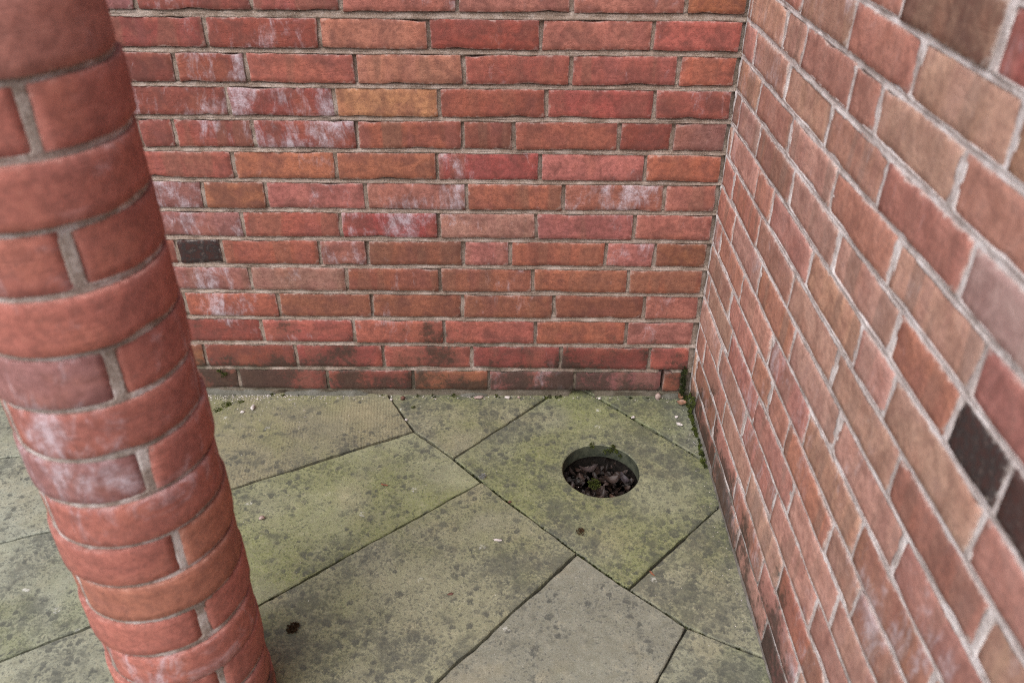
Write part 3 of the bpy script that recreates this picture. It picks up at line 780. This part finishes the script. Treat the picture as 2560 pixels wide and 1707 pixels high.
# ================================================================== crumbs, chips and needles on the paving
def crumb_geo(rg, sx, sy, sz):
    bm = bmesh.new(); bmesh.ops.create_icosphere(bm, subdivisions=2, radius=1)
    s = rg.random()*50
    for v in bm.verts:
        k = 1+.45*mnoise.noise(v.co*1.3+Vector((s, s, s)))+.2*mnoise.noise(v.co*3+Vector((s, 0, s)))
        v.co = Vector((v.co.x*sx*k, v.co.y*sy*k, max(-.7, v.co.z)*sz*k))
    V = [tuple(v.co) for v in bm.verts]; F = [tuple(v.index for v in f.verts) for f in bm.faces]; bm.free()
    return V, F
rg = random.Random(12)
CRUMBS = [
    (-.569, -.014, .0145, .006, .004, .15, 'P', 'pink flat brick flake at the foot of the back wall'),
    (-.492, -.014, .0075, .0045, .004, 0, 'L', 'white lime crumb at the wall foot, right of the pink flake'),
    (-.461, -.012, .004, .003, .003, 0, 'P', 'tiny pink crumb against the back wall foot'),
    (-.083, -.010, .008, .007, .011, .2, 'P', 'upright pale pink crumb leaning in the gap near the corner'),
    (-.160, -.095, .0055, .004, .003, .6, 'L', 'white crumb on the joint behind the drain hole'),
    (-.045, -.091, .006, .004, .003, .5, 'L', 'small white crumb near the right wall, nearer the corner'),
    (-.043, -.122, .009, .0045, .004, -.5, 'L', 'long white chip near the right wall'),
    (-.242, -.014, .0045, .004, .003, 0, 'L', 'white crumb where a joint meets the back wall'),
    (-.806, -.026, .004, .004, .003, 0, 'L', 'white crumb in the joint at the back wall foot'),
    (-.756, -.112, .004, .003, .003, 0, 'L', 'white crumb lodged half way along the joint'),
    (-.775, -.022, .008, .005, .006, .4, 'D', 'dark brown lump on the flagstone by the back wall'),
    (-1.168, -.068, .005, .010, .006, 0, 'L', 'tall white lime flake on the flagstone beside the column'),
    (-1.192, -.084, .0055, .0045, .003, .3, 'L', 'white crumb beside the tall lime flake'),
    (-1.044, -.466, .007, .0045, .004, .3, 'P', 'pale pink crumb on the green flagstone beside the column'),
    (-.510, -.527, .009, .0032, .0018, -.1, 'L', 'pale sliver lying on the large flagstone'),
    (-.604, -.675, .006, .0035, .002, .3, 'D', 'dark speck of bark on the large flagstone'),
    (-.484, -.410, .004, .003, .003, 0, 'D', 'brown crumb on the long joint left of the drain hole'),
]
MC = {'P': PINKCRUMB, 'L': CRUMB, 'D': DARKCRUMB}
for x, y, sx, sy, sz, a, c, lab in CRUMBS:
    V, F = crumb_geo(rg, sx, sy, sz)
    o = thing('crumb', lab, 'crumb', (x, y, sz*.6+.0008), 'crumbs of brick and lime on the paving', mesh('crumb', V, F, MC[c], c != 'L'))
    o.rotation_euler = (0, 0, a)
for x, y, L, a, lab in [(-.781, -.357, .018, -.25, 'short red-brown needle on the green flagstone'), (-.183, -.619, .016, -1.0, 'orange needle on the spotted flagstone by the right wall')]:
    V, F = leaf_geo(rg, L, .0035, .3, .3)
    o = thing('dry_needle', lab, 'needle', (x, y, .0025), None, mesh('dry_needle', V, F, TWIG)); o.rotation_euler = (0, 0, a)
for x, y, z, L, a, t, lab in [(-.022, -.010, .012, .028, .9, .7, 'tan dead leaf standing in the corner against the wall'), (-.022, -.036, .007, .026, -.4, .35, 'orange-tan dead leaf lying flat in the corner')]:
    V, F = leaf_geo(rg, L, L*.62, .4, .3)
    o = thing('dead_leaf', lab, 'leaf', (x, y, z), None, mesh('dead_leaf', V, F, LEAF)); o.rotation_euler = (t, -.2, a); o.color = (.36, .19, .12, 1)
# grit scattered along the wall foot
GV, GF = [], []
oct_ = [(1, 0, 0), (0, 1, 0), (-1, 0, 0), (0, -1, 0), (0, 0, .8), (0, 0, -.5)]
of = [(0, 1, 4), (1, 2, 4), (2, 3, 4), (3, 0, 4), (1, 0, 5), (2, 1, 5), (3, 2, 5), (0, 3, 5)]
def grit(x, y, s, z=.0008):
    m = len(GV)
    for v in oct_: GV.append((x+v[0]*s*rg.uniform(.6, 1.3), y+v[1]*s*rg.uniform(.6, 1.3), z+v[2]*s*rg.uniform(.5, 1)))
    for f in of: GF.append(tuple(i+m for i in f))
for k in range(240): grit(-1.34+abs(rg.gauss(0, .22)), -.006-abs(rg.gauss(0, .014)), rg.uniform(.0007, .0024))
for k in range(130): grit(rg.uniform(-1.3, -.03), -.005-abs(rg.gauss(0, .010)), rg.uniform(.0007, .0022))
for k in range(60): grit(rg.uniform(-1.28, -1.0), rg.uniform(-.16, -.02), rg.uniform(.0007, .0018))
for k in range(70): grit(-.006-abs(rg.gauss(0, .02)), -rg.random()*.8, rg.uniform(.0006, .0016))
for k in range(120): grit(rg.uniform(-1.2, -.05), rg.uniform(-.85, -.05), rg.uniform(.0005, .0012))
stuff(link('grit', mesh('grit', GV, GF, CRUMB, False)), 'pale grit scattered along the wall foot and over the paving')
